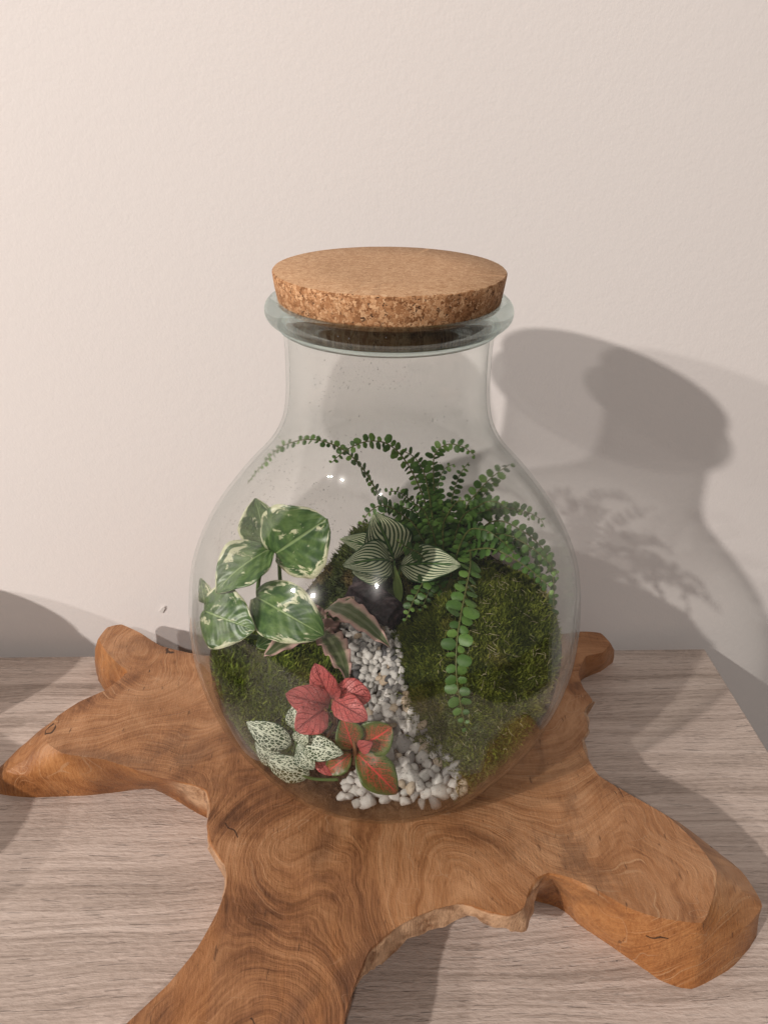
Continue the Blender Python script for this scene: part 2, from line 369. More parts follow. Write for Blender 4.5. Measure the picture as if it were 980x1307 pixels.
obj('side_panel', boxm('side_panel', -1.24, -1.212, -.60, TABLEBACK-.004, -.75, -.0322, lam, .001), sb)
obj('back_panel', boxm('back_panel', -1.21, TX1-.033, TABLEBACK-.02, TABLEBACK-.006, -.74, -.0322, lam), sb)
obj('door', boxm('door', -1.21, -.43, -.60, -.582, -.74, -.0325, lam, .001), sb)
obj('door', boxm('door', -.427, TX1-.034, -.60, -.582, -.74, -.0325, lam, .001), sb)

# ------------------------------------------------------------------ teak root slab
ZT = .055
# (top edge px, mid px+z or None, bottom px or inset) going anticlockwise seen from above
SL = [
 ((747, 838), None, (742, 868)), ((768, 833), None, (766, 857)), ((778, 821), (784, 830, .03), (782, 845)), ((766, 808), None, .004), ((742, 806), None, .006),
 ((700, 812), None, .01), ((640, 835), None, .02), ((560, 850), None, .02), ((470, 852), None, .02), ((380, 848), None, .02), ((300, 843), None, .02),
 ((240, 833), None, .015), ((205, 824), None, .01), ((178, 807), None, .006), ((155, 797), None, .004), ((137, 801), None, .0),
 ((127, 815), (121, 828, .035), (122, 845)), ((136, 832), (126, 848, .03), (126, 868)), ((152, 848), (138, 866, .03), (137, 884)), ((163, 858), (150, 872, .035), .004),
 ((136, 880), None, .004), ((101, 896), None, .002), ((74, 914), (58, 928, .035), (45, 945)), ((60, 932), (24, 956, .032), (-6, 985)), ((61, 949), (8, 985, .028), (-6, 1012)),
 ((82, 962), (45, 990, .03), (38, 1018)), ((135, 970), None, (118, 1015)), ((200, 991), None, (196, 1007)), ((245, 1001), (240, 1003, .045), .012),
 ((264, 1009), (258, 1008, .04), .02), ((269, 1030), (266, 1030, .04), .012), ((265, 1052), None, .006), ((271, 1078), (267, 1080, .045), .008), ((287, 1105), (283, 1106, .04), .008), ((290, 1130), (286, 1131, .04), .008),
 ((277, 1165), None, .008), ((252, 1210), None, .008), ((215, 1256), None, .008), ((160, 1308), None, .008), ((105, 1356), None, .008), ((70, 1410), None, .004),
 ((150, 1470), None, .0), ((300, 1480), None, .0), ((400, 1420), None, .004), ((434, 1330), None, .012), ((442, 1290), None, .014),
 ((459, 1240), (458, 1245, .045), .022), ((474, 1209), (482, 1231, .037), .035), ((510, 1181), (513, 1206, .033), .04), ((550, 1162), (552, 1186, .033), .04), ((590, 1153), (593, 1173, .034), .04),
 ((625, 1163), (631, 1186, .034), .04), ((650, 1168), (652, 1192, .032), .045), ((668, 1158), (674, 1186, .030), .05), ((675, 1136), (681, 1155, .036), .05), ((684, 1121), (687, 1133, .04), .035), ((700, 1114), (705, 1125, .035), (712, 1158)),
 ((730, 1121), None, (738, 1180)), ((765, 1138), None, (772, 1203)), ((800, 1158), None, (806, 1226)), ((838, 1171), None, (843, 1252)), ((895, 1178), (890, 1222, .026), (882, 1263)),
 ((908, 1150), (940, 1195, .028), (936, 1233)), ((914, 1112), (972, 1155, .03), (966, 1188)), ((892, 1080), (945, 1112, .036), .0), ((852, 1042), (866, 1050, .045), .004), ((800, 1012), None, .008),
 ((764, 990), None, .01), ((748, 965), (750, 964, .045), .012), ((741, 944), (745, 943, .045), .015), ((750, 930), (753, 932, .045), .012), ((744, 908), (748, 909, .044), .014), ((755, 893), (757, 897, .044), .01), ((744, 878), None, .008), ((738, 860), None, .01),
]
def build_slab():
    T = [AZ(*t, ZT) for t, _, _ in SL]; n = len(T); rows = []
    for i, (t, m, b) in enumerate(SL):
        tg = (T[(i+1) % n]-T[i-1]).normalized(); inn = V((-tg.y, tg.x, 0))
        if isinstance(b, tuple): B = AZ(*b, 0)
        else: B = T[i]+inn*b; B.z = 0
        if m: Mi = AZ(*m)
        else:
            Mi = (T[i]+B)/2 - inn*.003
        bark = 1. if (m and not isinstance(b, tuple) and b >= .008) else 0.
        rows.append([*T[i], *Mi, *B, bark])
    sub = 6; R = catmull(rows, sub, True); N = len(R)
    rw_ = [np.array(r) for r in rows]
    R = [.45*R[i*sub+k]+.55*(rw_[i]*(1-k/sub)+rw_[(i+1) % n]*(k/sub)) for i in range(n) for k in range(sub)]
    vs, tone = [], []
    rings = [0., .06, .25, .5, .75, 1.]
    for q, f in enumerate(rings):
        for i, r in enumerate(R):
            t, m, b = V(r[:3]), V(r[3:6]), V(r[6:9])
            p = t.lerp(m, f*2) if f <= .5 else m.lerp(b, f*2-1)
            if q > 0:
                nv = noise.noise_vector(V((p.x*28, p.y*28, p.z*40)))
                p = p + nv*(.0022 if 0 < f < 1 else .0) + noise.noise_vector(p*160)*.0006
            if r[9] > .3 and q > 0 and f < 1: p = p + noise.noise_vector(p*75)*.0030*r[9]+noise.noise_vector(p*230)*.0012
            if q == 1: p.z = ZT-.0025
            p.z = max(0, p.z); vs.append(p); tone.append(r[9] if .02 < f < .8 else 0.)
    fs = []
    for q in range(len(rings)-1):
        for i in range(N):
            j = (i+1) % N; fs.append((q*N+i, (q+1)*N+i, (q+1)*N+j, q*N+j))
    # top: constrained triangulation of the outline with interior points that carry the worn, hand-planed surface
    out2 = [V((v.x, v.y)) for v in vs[:N]]
    xs = [p.x for p in out2]; ys = [p.y for p in out2]; poly = np.array([(p.x, p.y) for p in out2])
    pts = []
    st = .0065
    for a in np.arange(min(xs), max(xs), st):
        for b in np.arange(min(ys), max(ys), st):
            x, y = a+random.uniform(-.001, .001), b+random.uniform(-.001, .001)
            c = (poly[:, 1] > y) != (np.roll(poly[:, 1], -1) > y)
            dx = (np.roll(poly[:, 0], -1)-poly[:, 0])*(y-poly[:, 1])/(np.roll(poly[:, 1], -1)-poly[:, 1]+1e-12)+poly[:, 0]
            if (np.count_nonzero(c & (x < dx)) % 2) and np.min((poly[:, 0]-x)**2+(poly[:, 1]-y)**2) > .0035**2: pts.append(V((x, y)))
    co, _, tri, ov, _, _ = delaunay_2d_cdt(out2+pts, [(i, (i+1) % N) for i in range(N)], [], 1, 1e-7)
    remap = {}
    for k, p in enumerate(co):
        src = [s for s in ov[k] if s < N]
        if src: remap[k] = src[0]
        else:
            r = math.hypot(p.x, p.y); d = math.sqrt(np.min((poly[:, 0]-p.x)**2+(poly[:, 1]-p.y)**2))
            w = min(1, max(0, (r-.10)/.06))*min(1, d/.02)
            z = ZT+w*(.0035*noise.noise(V((p.x*13, p.y*13, 3)))+.0012*noise.noise(V((p.x*45, p.y*45, 1))))
            remap[k] = len(vs); vs.append(V((p.x, p.y, z))); tone.append(0.)
    for f in tri:
        g = [remap[k] for k in f]; a, b, c = (vs[k] for k in g[:3])
        if (b-a).cross(c-a).z < 0: g.reverse()
        fs.append(tuple(g))
    fs.append(tuple(5*N+i for i in range(N)))
    me = mesh('root_slab', vs, fs, m_teak(), True, None, tone)
    bm = bmesh.new(); bm.from_mesh(me); bmesh.ops.recalc_face_normals(bm, faces=bm.faces[:]); bm.to_mesh(me); bm.free()
    me.set_sharp_from_angle(angle=math.radians(28))
    return me
slab = tag(obj('root_wood_slab', build_slab()), 'polished brown teak root slab with spreading arms under the glass jar', 'wood slab')

# ------------------------------------------------------------------ glass jar and cork
PROF = [(.0773, .0562), (.0906, .0630), (.1037, .0750), (.117, .090), (.1309, .115), (.1427, .14), (.1507, .17), (.1537, .20), (.1518, .23), (.146, .26), (.1314, .29), (.1091, .32), (.0869, .345), (.0752, .365), (.0706, .385), (.0695, .41), (.0700, .430), (.0735, .4385)]
PR = [tuple(p) for p in catmull(PROF, 5)]
WT = .0026
_in = []
for i, (r, z) in enumerate(PR):
    a = PR[max(i-1, 0)]; b = PR[min(i+1, len(PR)-1)]; tx, tz = b[0]-a[0], b[1]-a[1]; l = math.hypot(tx, tz)
    _in.append((r-tz/l*WT, z+tx/l*WT))
_in = _in[2:]; _iz = [p[1] for p in _in]; _ir = [p[0] for p in _in]
def rin(z): return float(np.interp(z, _iz, _ir))
jar = thing('glass_jar', (0, 0, ZT), 'clear bulbous glass terrarium jar with flared neck on the root slab', 'jar')
outer = [(.0005, .0566), (.05, .0560), (.068, .0556)] + PR
inner = []
for i, (r, z) in enumerate(PR):
    a = PR[max(i-1, 0)]; b = PR[min(i+1, len(PR)-1)]; tx, tz = b[0]-a[0], b[1]-a[1]; l = math.hypot(tx, tz)
    inner.append((r-tz/l*WT, z+tx/l*WT))
inner = inner[2:]
inner = [(.0005, .0625), (.05, .0622), (.072, .0630)] + inner
gv, gf = lathe(outer+inner[::-1], 128)
body = obj('body', mesh('jar_body', gv, gf, m_glass_wall()), jar)
rimp = []
for k in range(28):
    a = 2*math.pi*k/28; e = .0072
    rimp.append((.0742+e*1.0*math.cos(a)*(1.0), .4462+e*1.02*math.sin(a)))
rim = obj('rim', mesh('jar_rim', *lathe(rimp, 160, True), m_glass_solid()), jar)
lipp = [(.0716+.0021*math.cos(2*math.pi*k/12), .4365+.0019*math.sin(2*math.pi*k/12)) for k in range(12)]
obj('lip_ring', mesh('jar_lip', *lathe(lipp, 160, True), rim.data.materials[0]), jar)
# cork: tapered stopper with slightly chipped edge
cp = [(.0004, .4715), (.04, .4716), (.0742, .4713), (.0750, .4704), (.0738, .461), (.0718, .450), (.0668, .4475), (.0658, .4405), (.0648, .4395), (.0004, .4395)]
cv, cf = lathe(cp, 180)
cv = [V(v)*1.0 for v in cv]
for v in cv:
    r = math.hypot(v.x, v.y)
    if r > .06:
        k = 1+.004*noise.noise(v*60)+.003*noise.noise(v*300); v.x *= k; v.y *= k
cork = tag(obj('cork_lid', mesh('cork_lid', cv, cf, m_cork())), 'round tan cork stopper closing the neck of the glass jar', 'cork lid')
cork.data.set_sharp_from_angle(angle=math.radians(50))

# ------------------------------------------------------------------ ground inside the jar
def ss(a, b, v): t = min(1, max(0, (v-a)/(b-a))); return t*t*(3-2*t)
def sg(x, y, cx, cy, rx, ry, p=1.5):
    return math.exp(-(((x-cx)/rx)**2+((y-cy)/ry)**2)**p)
def terr(x, y):
    z = .128+.42*y
    z += .050*sg(x, y, .100, .005, .081, .080, 1.9)
    z += .030*sg(x, y, -.125, -.010, .075, .060)
    z -= .040*ss(-.01, -.07, x)*ss(.02, .07, y)
    z += .034*sg(x, y, .025, .100, .075, .04)
    z += .0015*noise.noise(V((x*60, y*60, 0)))+.0055*noise.noise(V((x*34, y*34, 2)))*ss(.012, .03, abs(x-.005))
    return max(z, .072)
def G(px, py):
    d = ray(px, py); t = .3
    while t < 1.2:
        p = CAMPOS+d*t
        if p.z < terr(p.x, p.y):
            a, b = t-.006, t
            for _ in range(7):
                t = (a+b)/2; p = CAMPOS+d*t
                if p.z < terr(p.x, p.y): b = t
                else: a = t
            return V((p.x, p.y, terr(p.x, p.y)))
        t += .006
    return CAMPOS+d*.7
def tnorm(x, y, h=.004):
    return V((terr(x-h, y)-terr(x+h, y), terr(x, y-h)-terr(x, y+h), 2*h)).normalized()
def edge_r(th):
    z = .12
    for _ in range(40):
        r = rin(z)-.0006; z = .5*z+.5*terr(r*math.cos(th), r*math.sin(th))
    return r, z
def build_soil():
    nt, nr = 160, 46; vs, fs = [(0, 0, terr(0, 0))], []
    ed = [edge_r(2*math.pi*k/nt) for k in range(nt)]
    for q in range(1, nr+1):
        for k in range(nt):
            a = 2*math.pi*k/nt; r = ed[k][0]*q/nr; x, y = r*math.cos(a), r*math.sin(a)
            vs.append((x, y, terr(x, y)-.0015+.0012*noise.noise(V((x*230, y*230, 5)))))
    for q in range(1, 9):
        for k in range(nt):
            a = 2*math.pi*k/nt; z = ed[k][1]+(.0640-ed[k][1])*q/8; r = rin(z)-.0006
            vs.append((r*math.cos(a), r*math.sin(a), z))
    vs.append((0, 0, .0640))
    for k in range(nt): fs.append((0, 1+k, 1+(k+1) % nt))
    for q in range(nr+7):
        for k in range(nt):
            a, b = 1+q*nt+k, 1+q*nt+(k+1) % nt; fs.append((a, a+nt, b+nt, b))
    last = 1+(nr+7)*nt
    for k in range(nt): fs.append((len(vs)-1, last+(k+1) % nt, last+k))
    return mesh('soil', vs, fs, m_soil())
soil = tag(obj('soil', build_soil()), 'dark brown potting soil filling the bottom of the jar', 'soil', None, 'stuff')
# loose crumbs of soil
def crumbs(n):
    vs, fs = [], []
    for _ in range(n):
        a = random.uniform(0, 2*math.pi); q = math.sqrt(random.random())*.97; r, z = edge_r(a)
        x, y = r*q*math.cos(a), r*q*math.sin(a); p = V((x, y, terr(x, y)-.0005)); s = random.uniform(.0006, .0022)
        o = len(vs)
        for d in ((1, 0, 0), (-1, 0, 0), (0, 1, 0), (0, -1, 0), (0, 0, 1), (0, 0, -1)):
            vs.append(p+V(d)*s*random.uniform(.5, 1.2))
        for f in ((0, 2, 4), (2, 1, 4), (1, 3, 4), (3, 0, 4), (2, 0, 5), (1, 2, 5), (3, 1, 5), (0, 3, 5)): fs.append(tuple(o+k for k in f))
    return mesh('soil_crumb', vs, fs, soil.data.materials[0], False)
obj('soil_crumb', crumbs(2200), soil)['kind'] = 'stuff'

# ------------------------------------------------------------------ moss
def in_jar(x, y, z, m=.003): return math.hypot(x, y) < rin(z)-m
def moss(name, label, area, count, hmin, hmax, mat, basemat, lift, group='moss cushions inside the jar'):
    """area(x,y)->0..1 coverage"""
    pts = []
    while len(pts) < count:
        a = random.uniform(0, 2*math.pi); q = math.sqrt(random.random())*.15; x, y = q*math.cos(a), q*math.sin(a)
        c = area(x, y)
        if c > 0 and random.random() < c and in_jar(x, y, terr(x, y), .004): pts.append((x, y, c))
    cx = sum(p[0] for p in pts)/count; cy = sum(p[1] for p in pts)/count
    t = thing(name, (cx, cy, terr(cx, cy)), label, 'moss', group)
    # cushion sheet
    st = .004; idx = {}; vs = []; fs = []
    rx = np.arange(-.152, .153, st)
    def gv(i, j):
        if (i, j) not in idx:
            x, y = rx[i], rx[j]; c = area(x, y); r = math.hypot(x, y); z = terr(x, y)
            R = rin(z)-.003
            if r > R: x, y = x*R/r, y*R/r
            idx[i, j] = len(vs); vs.append((x, y, terr(x, y)+lift*min(1, c*1.6)-.0018+.0016*noise.noise(V((x*140, y*140, 2)))))
        return idx[i, j]
    for i in range(len(rx)-1):
        for j in range(len(rx)-1):
            x, y = rx[i]+st/2, rx[j]+st/2
            if area(x, y) > .12 and math.hypot(x, y) < rin(terr(x, y)): fs.append((gv(i, j), gv(i+1, j), gv(i+1, j+1), gv(i, j+1)))
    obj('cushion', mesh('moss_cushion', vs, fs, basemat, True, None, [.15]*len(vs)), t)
    P = np.array([(x, y, terr(x, y)+lift*min(1, c*1.6)-.0015) for x, y, c in pts]); NN = np.array([tnorm(x, y) for x, y, c in pts])
    n = len(P)
    clump = np.array([noise.noise(V((p[0]*170, p[1]*170, 9))) for p in P])
    h = rng.uniform(hmin, hmax, n)*(1+.8*clump)
    lean = rng.normal(0, .38, (n, 3)) + np.array([[*noise.noise_vector(V((p[0]*90, p[1]*90, 4)))] for p in P])*.5
    up = NN*.75+np.array([0, 0, .35])+lean; up /= np.linalg.norm(up, axis=1)[:, None]
    sd = np.cross(up, rng.normal(0, 1, (n, 3))); sd /= np.linalg.norm(sd, axis=1)[:, None]
    w = rng.uniform(.0003, .00075, n)[:, None]
    bend = rng.normal(0, .3, (n, 3))
    a = P-sd*w; b = P+sd*w; mid = P+up*h[:, None]*.55+bend*h[:, None]*.1; c = mid-sd*w*.9; d = mid+sd*w*.9; e = P+up*h[:, None]+bend*h[:, None]*.45
    VV = np.stack([a, b, c, d, e], 1).reshape(-1, 3)
    rr = np.hypot(VV[:, 0], VV[:, 1]); lim = np.interp(VV[:, 2], _iz, [r_-.0012 for r_ in _ir]); k = np.minimum(1, lim/np.maximum(rr, 1e-6)); VV[:, :2] *= k[:, None]
    o = (np.arange(n)*5)[:, None]
    F = np.concatenate([o+np.array([[0, 1, 3]]), o+np.array([[0, 3, 2]]), o+np.array([[2, 3, 4]])])
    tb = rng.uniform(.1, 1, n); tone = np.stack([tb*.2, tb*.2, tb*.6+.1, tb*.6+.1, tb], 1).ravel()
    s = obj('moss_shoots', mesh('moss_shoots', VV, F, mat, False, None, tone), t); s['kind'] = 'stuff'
    return t
mossL = m_moss('fresh_moss', (.024, .050, .005), (.17, .235, .024), (.44, .50, .08), (.24, .22, .05))
mossR = m_moss('deep_moss', (.018, .032, .004), (.115, .145, .018), (.34, .36, .06), (.28, .23, .055))
mossB = m_moss('back_moss', (.016, .024, .006), (.065, .085, .018), (.17, .19, .05), (.20, .12, .05))
def wob(x, y, s=45, a=.012): return a*noise.noise(V((x*s, y*s, 7)))+.5*a*noise.noise(V((x*s*3, y*s*3, 3)))
def aL(x, y):
    d = math.hypot((x+.102)/.066, (y+.012)/.054); return ss(1.12, .86, d+wob(x, y)*14)
def aR(x, y):
    lx = .017+.12*(y+.02)*(-.35) + .030*ss(-.05, -.085, y) + wob(x, y)
    return ss(lx-.002, lx+.008, x)*ss(.078, .062, y+wob(x, y))*ss(-.100, -.090, y-.25*(x-.05)+wob(x, y))
def aB(x, y):
    return ss(.052, .066, y+wob(x, y)-.25*max(0, -x-.01))*ss(-.075, -.05, x)*(1-ss(.06, .09, x))
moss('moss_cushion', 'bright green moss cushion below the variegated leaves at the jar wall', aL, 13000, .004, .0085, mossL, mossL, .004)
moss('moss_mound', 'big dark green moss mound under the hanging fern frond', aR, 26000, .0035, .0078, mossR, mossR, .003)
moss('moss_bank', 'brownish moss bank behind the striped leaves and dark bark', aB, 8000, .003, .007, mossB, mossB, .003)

# pale dry stalks lying in the big moss mound
def stalks(n):
    vs, fs = [], []
    k = 0
    while k < n:
        x, y = random.uniform(.03, .14), random.uniform(-.08, .07)
        if aR(x, y) < .5 or not in_jar(x, y, terr(x, y), .008): continue
        if random.random() > ss(.01, .09, x): continue
        p = V((x, y, terr(x, y)+.0065)); nn = tnorm(x, y); d = V((random.gauss(0, 1), random.gauss(0, 1), random.gauss(0, .5)-.4)); d = (d-nn*d.dot(nn)*.7).normalized()
        L = random.uniform(.003, .009); c = V((random.gauss(0, 1), random.gauss(0, 1), random.gauss(0, 1)))*L*.25
        pv, pf = tube([p-d*L/2, p+c*.5, p+d*L/2+nn*.001], .00022, .00015, 4); o = len(vs); vs += pv; fs += [tuple(o+i for i in f) for f in pf]; k += 1
    return mesh('dry_stalks', vs, fs, m_plain('dry_stalk', (.42, .36, .20), (.60, .52, .36), .6))
tag(obj('dry_stalks', stalks(170)), 'pale dry straw bits scattered over the big moss mound', 'straw', None, 'stuff')

# ------------------------------------------------------------------ white gravel path
PATH = [((445, 795), 16), ((470, 800), 30), ((478, 830), 32), ((484, 865), 30), ((488, 895), 30), ((500, 925), 32), ((514, 955), 40), ((524, 980), 54), ((516, 1003), 76), ((512, 1022), 78)]
def pebble_mesh(k, mat):
    bm = bmesh.new(); bmesh.ops.create_icosphere(bm, subdivisions=2, radius=1)
    sx, sy, sz = random.uniform(.95, 1.35), random.uniform(.75, 1.0), random.uniform(.55, .8)
    cuts = [(V((random.gauss(0, 1), random.gauss(0, 1), random.gauss(0, 1))).normalized(), random.uniform(.50, .80)) for _ in range(9)]
    for v in bm.verts:
        co = v.co.copy()
        for nrm, dd in cuts:
            e = co.dot(nrm)-dd
            if e > 0: co -= nrm*e*.97
        co *= 1+.10*noise.noise(co*1.6+V((k*3.1, 0, 0)))
        v.co = V((co.x*sx, co.y*sy, co.z*sz))
    me = bpy.data.meshes.new('pebble'); bm.to_mesh(me); bm.free(); me.materials.append(mat)
    me.polygons.foreach_set('use_smooth', [True]*len(me.polygons)); return me
PCLS = [('white', m_pebble('white_pebble', (.50, .48, .45), (.68, .65, .615), (.34, .30, .27)), .62, 'small rounded white pebble in the gravel path beside the moss'),
        ('grey', m_pebble('grey_pebble', (.22, .21, .205), (.35, .335, .32), (.15, .14, .135)), .22, 'small mid grey pebble among the white gravel'),
        ('tan', m_pebble('tan_pebble', (.44, .34, .24), (.52, .43, .33), (.32, .21, .12)), .12, 'small tan or cream coloured pebble among the white gravel'),
        ('dark', m_pebble('dark_pebble', (.07, .068, .07), (.13, .125, .13), (.20, .19, .19)), .04, 'small nearly black pebble among the white gravel')]
PEB = {c[0]: [pebble_mesh(k, c[1]) for k in range(9)] for c in PCLS}
spots = []
def try_spots(n, dmin, layer):
    tries = 0; added = 0
    segs = [(V(a[0]), V(b[0]), a[1], b[1]) for a, b in zip(PATH, PATH[1:])]
    wts = [(a-b).length*(w0+w1) for a, b, w0, w1 in segs]
    while added < n and tries < n*60:
        tries += 1; a, b, w0, w1 = random.choices(segs, wts)[0]; t = random.random(); w = w0+(w1-w0)*t
        c = a.lerp(b, t); px, py = c.x+random.uniform(-1, 1)*w, c.y+random.uniform(-6, 6)
        g = G(px, py); s = random.uniform(.0032, .0064)*(.95 if py < 900 else 1.12 if py < 950 else 1.42)
        if not in_jar(g.x, g.y, g.z, s*1.2): continue
        g = g+V((0, 0, layer))
        if any((g-q).length < dmin*(s+r) for q, r in spots): continue
        spots.append((g, s)); added += 1
try_spots(230, .60, .001); try_spots(240, .54, .0042)
for i, (g, s) in enumerate(spots[:300]):
    pc = random.choices(PCLS, [c[2] for c in PCLS])[0]; o = bpy.data.objects.new('pebble', random.choice(PEB[pc[0]])); COL.objects.link(o)
    o.matrix_world = Matrix.Translation(g+V((0, 0, s*.15))) @ tnorm(g.x, g.y).to_track_quat('Z', 'Y').to_matrix().to_4x4() @ Matrix.Rotation(random.uniform(0, 6.28), 4, 'Z') @ Matrix.Rotation(random.gauss(0, .35), 4, 'X') @ Matrix.Diagonal((s, s, s, 1))
    tag(o, pc[3], 'pebble', pc[0]+' pebbles of the gravel path')

# ------------------------------------------------------------------ leaves
TOCAM = V((-.03, -.80, .60)).normalized()
def prof_w(shape, u):
    if shape == 'heart': return max(0, math.sin(math.pi*min(1, (u*.93+.07))**.72))**.75
    if shape == 'ovate': return max(0, math.sin(math.pi*(u*.96+.02)**.85))**.9
    if shape == 'round': return max(0, math.sin(math.pi*(u*.985+.015)**.92))**.62
    if shape == 'lance': return max(0, math.sin(math.pi*(u*.97+.015)**.9))**1.0
    if shape == 'strap': return min(1, .55+u*1.5)*max(0, 1-u**3.2)**.8
def leaf(name, mat, base, tip, width, normal=TOCAM, shape='ovate', sag=.08, fold=.15, droop=0., wave=0., wfreq=8, parent=None, lobe=0., n=20, m=12, thick=.0005, label=None):
    base, tip = V(base), V(tip); t = tip-base; L = t.length; td = t.normalized(); nn = (V(normal)-td*V(normal).dot(td)).normalized(); sd = td.cross(nn)
    vs, uv, fs = [], [], []; ph = random.uniform(0, 6)
    for i in range(n+1):
        u = i/n; w = width/2*prof_w(shape, u)
        c = base+t*u+nn*(sag*L*4*u*(1-u))-nn*(droop*L*u*u)
        for j in range(m+1):
            v = -1+2*j/m
            ww = wave*width*abs(v)**2*math.sin(u*wfreq*2*math.pi+ph+(0 if v > 0 else 1.3))
            edge = 1+.03*noise.noise(V((u*6, v*3, ph)))
            p = c+sd*(w*v*edge)+nn*(fold*w*(abs(v)**1.6)+ww+.012*L*noise.noise(V((u*3.5+ph, v*2, 1)))) - td*(lobe*L*(1-u)**4*abs(v)**1.3)
            # stay within the glass
            R = rin(p.z)-.0015; r = math.hypot(p.x, p.y)
            if r > R: p.x *= R/r; p.y *= R/r
            vs.append(p); uv.append((u, (v+1)/2))
    for i in range(n):
        for j in range(m):
            a = i*(m+1)+j; fs.append((a, a+1, a+m+2, a+m+1))
    o = obj(name, mesh(name, vs, fs, mat, True, uv), parent)
    md = o.modifiers.new('thickness', 'SOLIDIFY'); md.thickness = thick; md.offset = 0
    if label: o['label'] = label
    return o
def stem(pts, r0, r1, mat, parent, name='stem'):
    return obj(name, mesh(name, *tube(catmull(pts, 6), r0, r1, 7), mat), parent)

# --- variegated pothos
mp = m_pothos(); mst = m_plain('green_stem', (.05, .11, .03), (.12, .20, .06), .45)
root = G(345, 815)
po = thing('pothos_plant', root, 'creeper with big green and cream heart shaped leaves', 'plant')
def L3(b, t): return AY(*b), AY(*t)
PL = [ # base px, tip px, width, normal, shape, sag, fold, droop
 ((352, 706, -.035), (415, 664, -.050), .058, (-.1, -.93, .38), 'round', .10, .10, .05, .10),
 ((344, 697, -.015), (326, 636, -.020), .036, (-.1, -.9, .45), 'ovate', .06, .18, .0, .0),
 ((350, 700, -.030), (276, 757, -.055), .038, (-.5, -.75, .55), 'lance', .16, .28, .0, .0),
 ((262, 780, -.055), (326, 804, -.075), .046, (-.2, -.78, .60), 'heart', .05, .12, .0, .06),
 ((328, 762, -.045), (413, 811, -.078), .043, (.05, -.80, .62), 'round', .20, .06, .0, .06),
 ((374, 796, -.040), (328, 826, -.068), .028, (0, -.8, .6), 'ovate', .05, .2, .0, .0),
 ((262, 770, .005), (257, 738, .01), .018, (-.2, -.9, .4), 'ovate', .05, .2, .0, .0)]
for b, t, w, nn, sh, sg_, fo, dr, lo in PL:
    leaf('leaf', mp, AY(*b), AY(*t), w, nn, sh, sg_, fo, dr, .02, 3, po, lo)
stem([root, AY(330, 765, -.02), AY(334, 725, -.025), AY(348, 700, -.03)], .0018, .0013, mst, po)
stem([root, AY(357, 760, -.02), AY(357, 730, -.03), AY(356, 711, -.035)], .0018, .0013, mst, po)
stem([root, AY(336, 790, -.035), AY(330, 778, -.044)], .0016, .0012, mst, po)
stem([root, AY(310, 812, -.045), AY(270, 815, -.05), AY(258, 790, -.055), AY(262, 780, -.055)], .0018, .0013, mst, po)
stem([root, AY(365, 800, -.028), AY(374, 792, -.03)], .0014, .001, mst, po)
stem([G(290, 815), AY(265, 790, 0), AY(262, 770, .005)], .0012, .001, mst, po)

# --- striped calathea
mc = m_striped(); rc = G(512, 775)
ca = thing('striped_plant', rc, 'small plant with dark leaves striped in white beside the dark bark', 'plant')
CL = [((503, 715, .045), (478, 655, .030), .044, (.1, -.9, .4), 'ovate', .08, .10),
      ((498, 718, .035), (438, 722, .005), .033, (0, -.7, .7), 'ovate', .22, .15),
      ((497, 712, .050), (434, 688, .045), .024, (0, -.6, .8), 'lance', .14, .25),
      ((512, 722, .035), (588, 722, .010), .033, (.0, -.72, .7), 'ovate', .14, .12),
      ((500, 725, .040), (450, 730, .035), .028, (0, -.75, .6), 'ovate', .05, .15)]
for b, t, w, nn, sh, sg_, fo in CL: leaf('leaf', mc, AY(*b), AY(*t), w, nn, sh, sg_, fo, 0, .012, 3, ca)
for b, *_ in CL: stem([rc, AY(506, 748, .045), AY(*b)], .0013, .001, mst, ca)
leaf('sheath', m_plain('pale_sheath', (.16, .24, .06), (.28, .36, .12), .5), AY(510, 770, .042), AY(504, 722, .04), .008, shape='lance', sag=.05, fold=.5, parent=ca)

# --- pink edged strap leaves
ms = m_star(); rs = G(428, 800)
st_ = thing('earth_star_plant', rs, 'rosette of wavy olive strap leaves with pale pink edges', 'plant')
for b, t, w, nn, sg_, wv in [((420, 775, .0), (497, 826, -.045), .021, (.1, -.5, .85), .22, .10), ((408, 806, -.015), (444, 868, -.07), .024, (.4, -.7, .7), .12, .10),
                         ((410, 798, -.040), (337, 838, -.085), .020, (-.2, -.7, .75), .12, .08), ((424, 790, .015), (452, 762, .02), .018, (0, -.8, .6), .1, .08), ((415, 798, .0), (390, 772, .02), .018, (-.2, -.7, .6), .1, .08)]:
    leaf('leaf', ms, AY(*b), AY(*t), w, nn, 'strap', sg_, .18, .0, wv, 5, st_, n=34)
obj('core', mesh('core', *tube([rs-V((0, 0, .004)), rs+V((0, -.002, .006)), AY(412, 796, -.006)], .006, .004, 8), ms), st_)

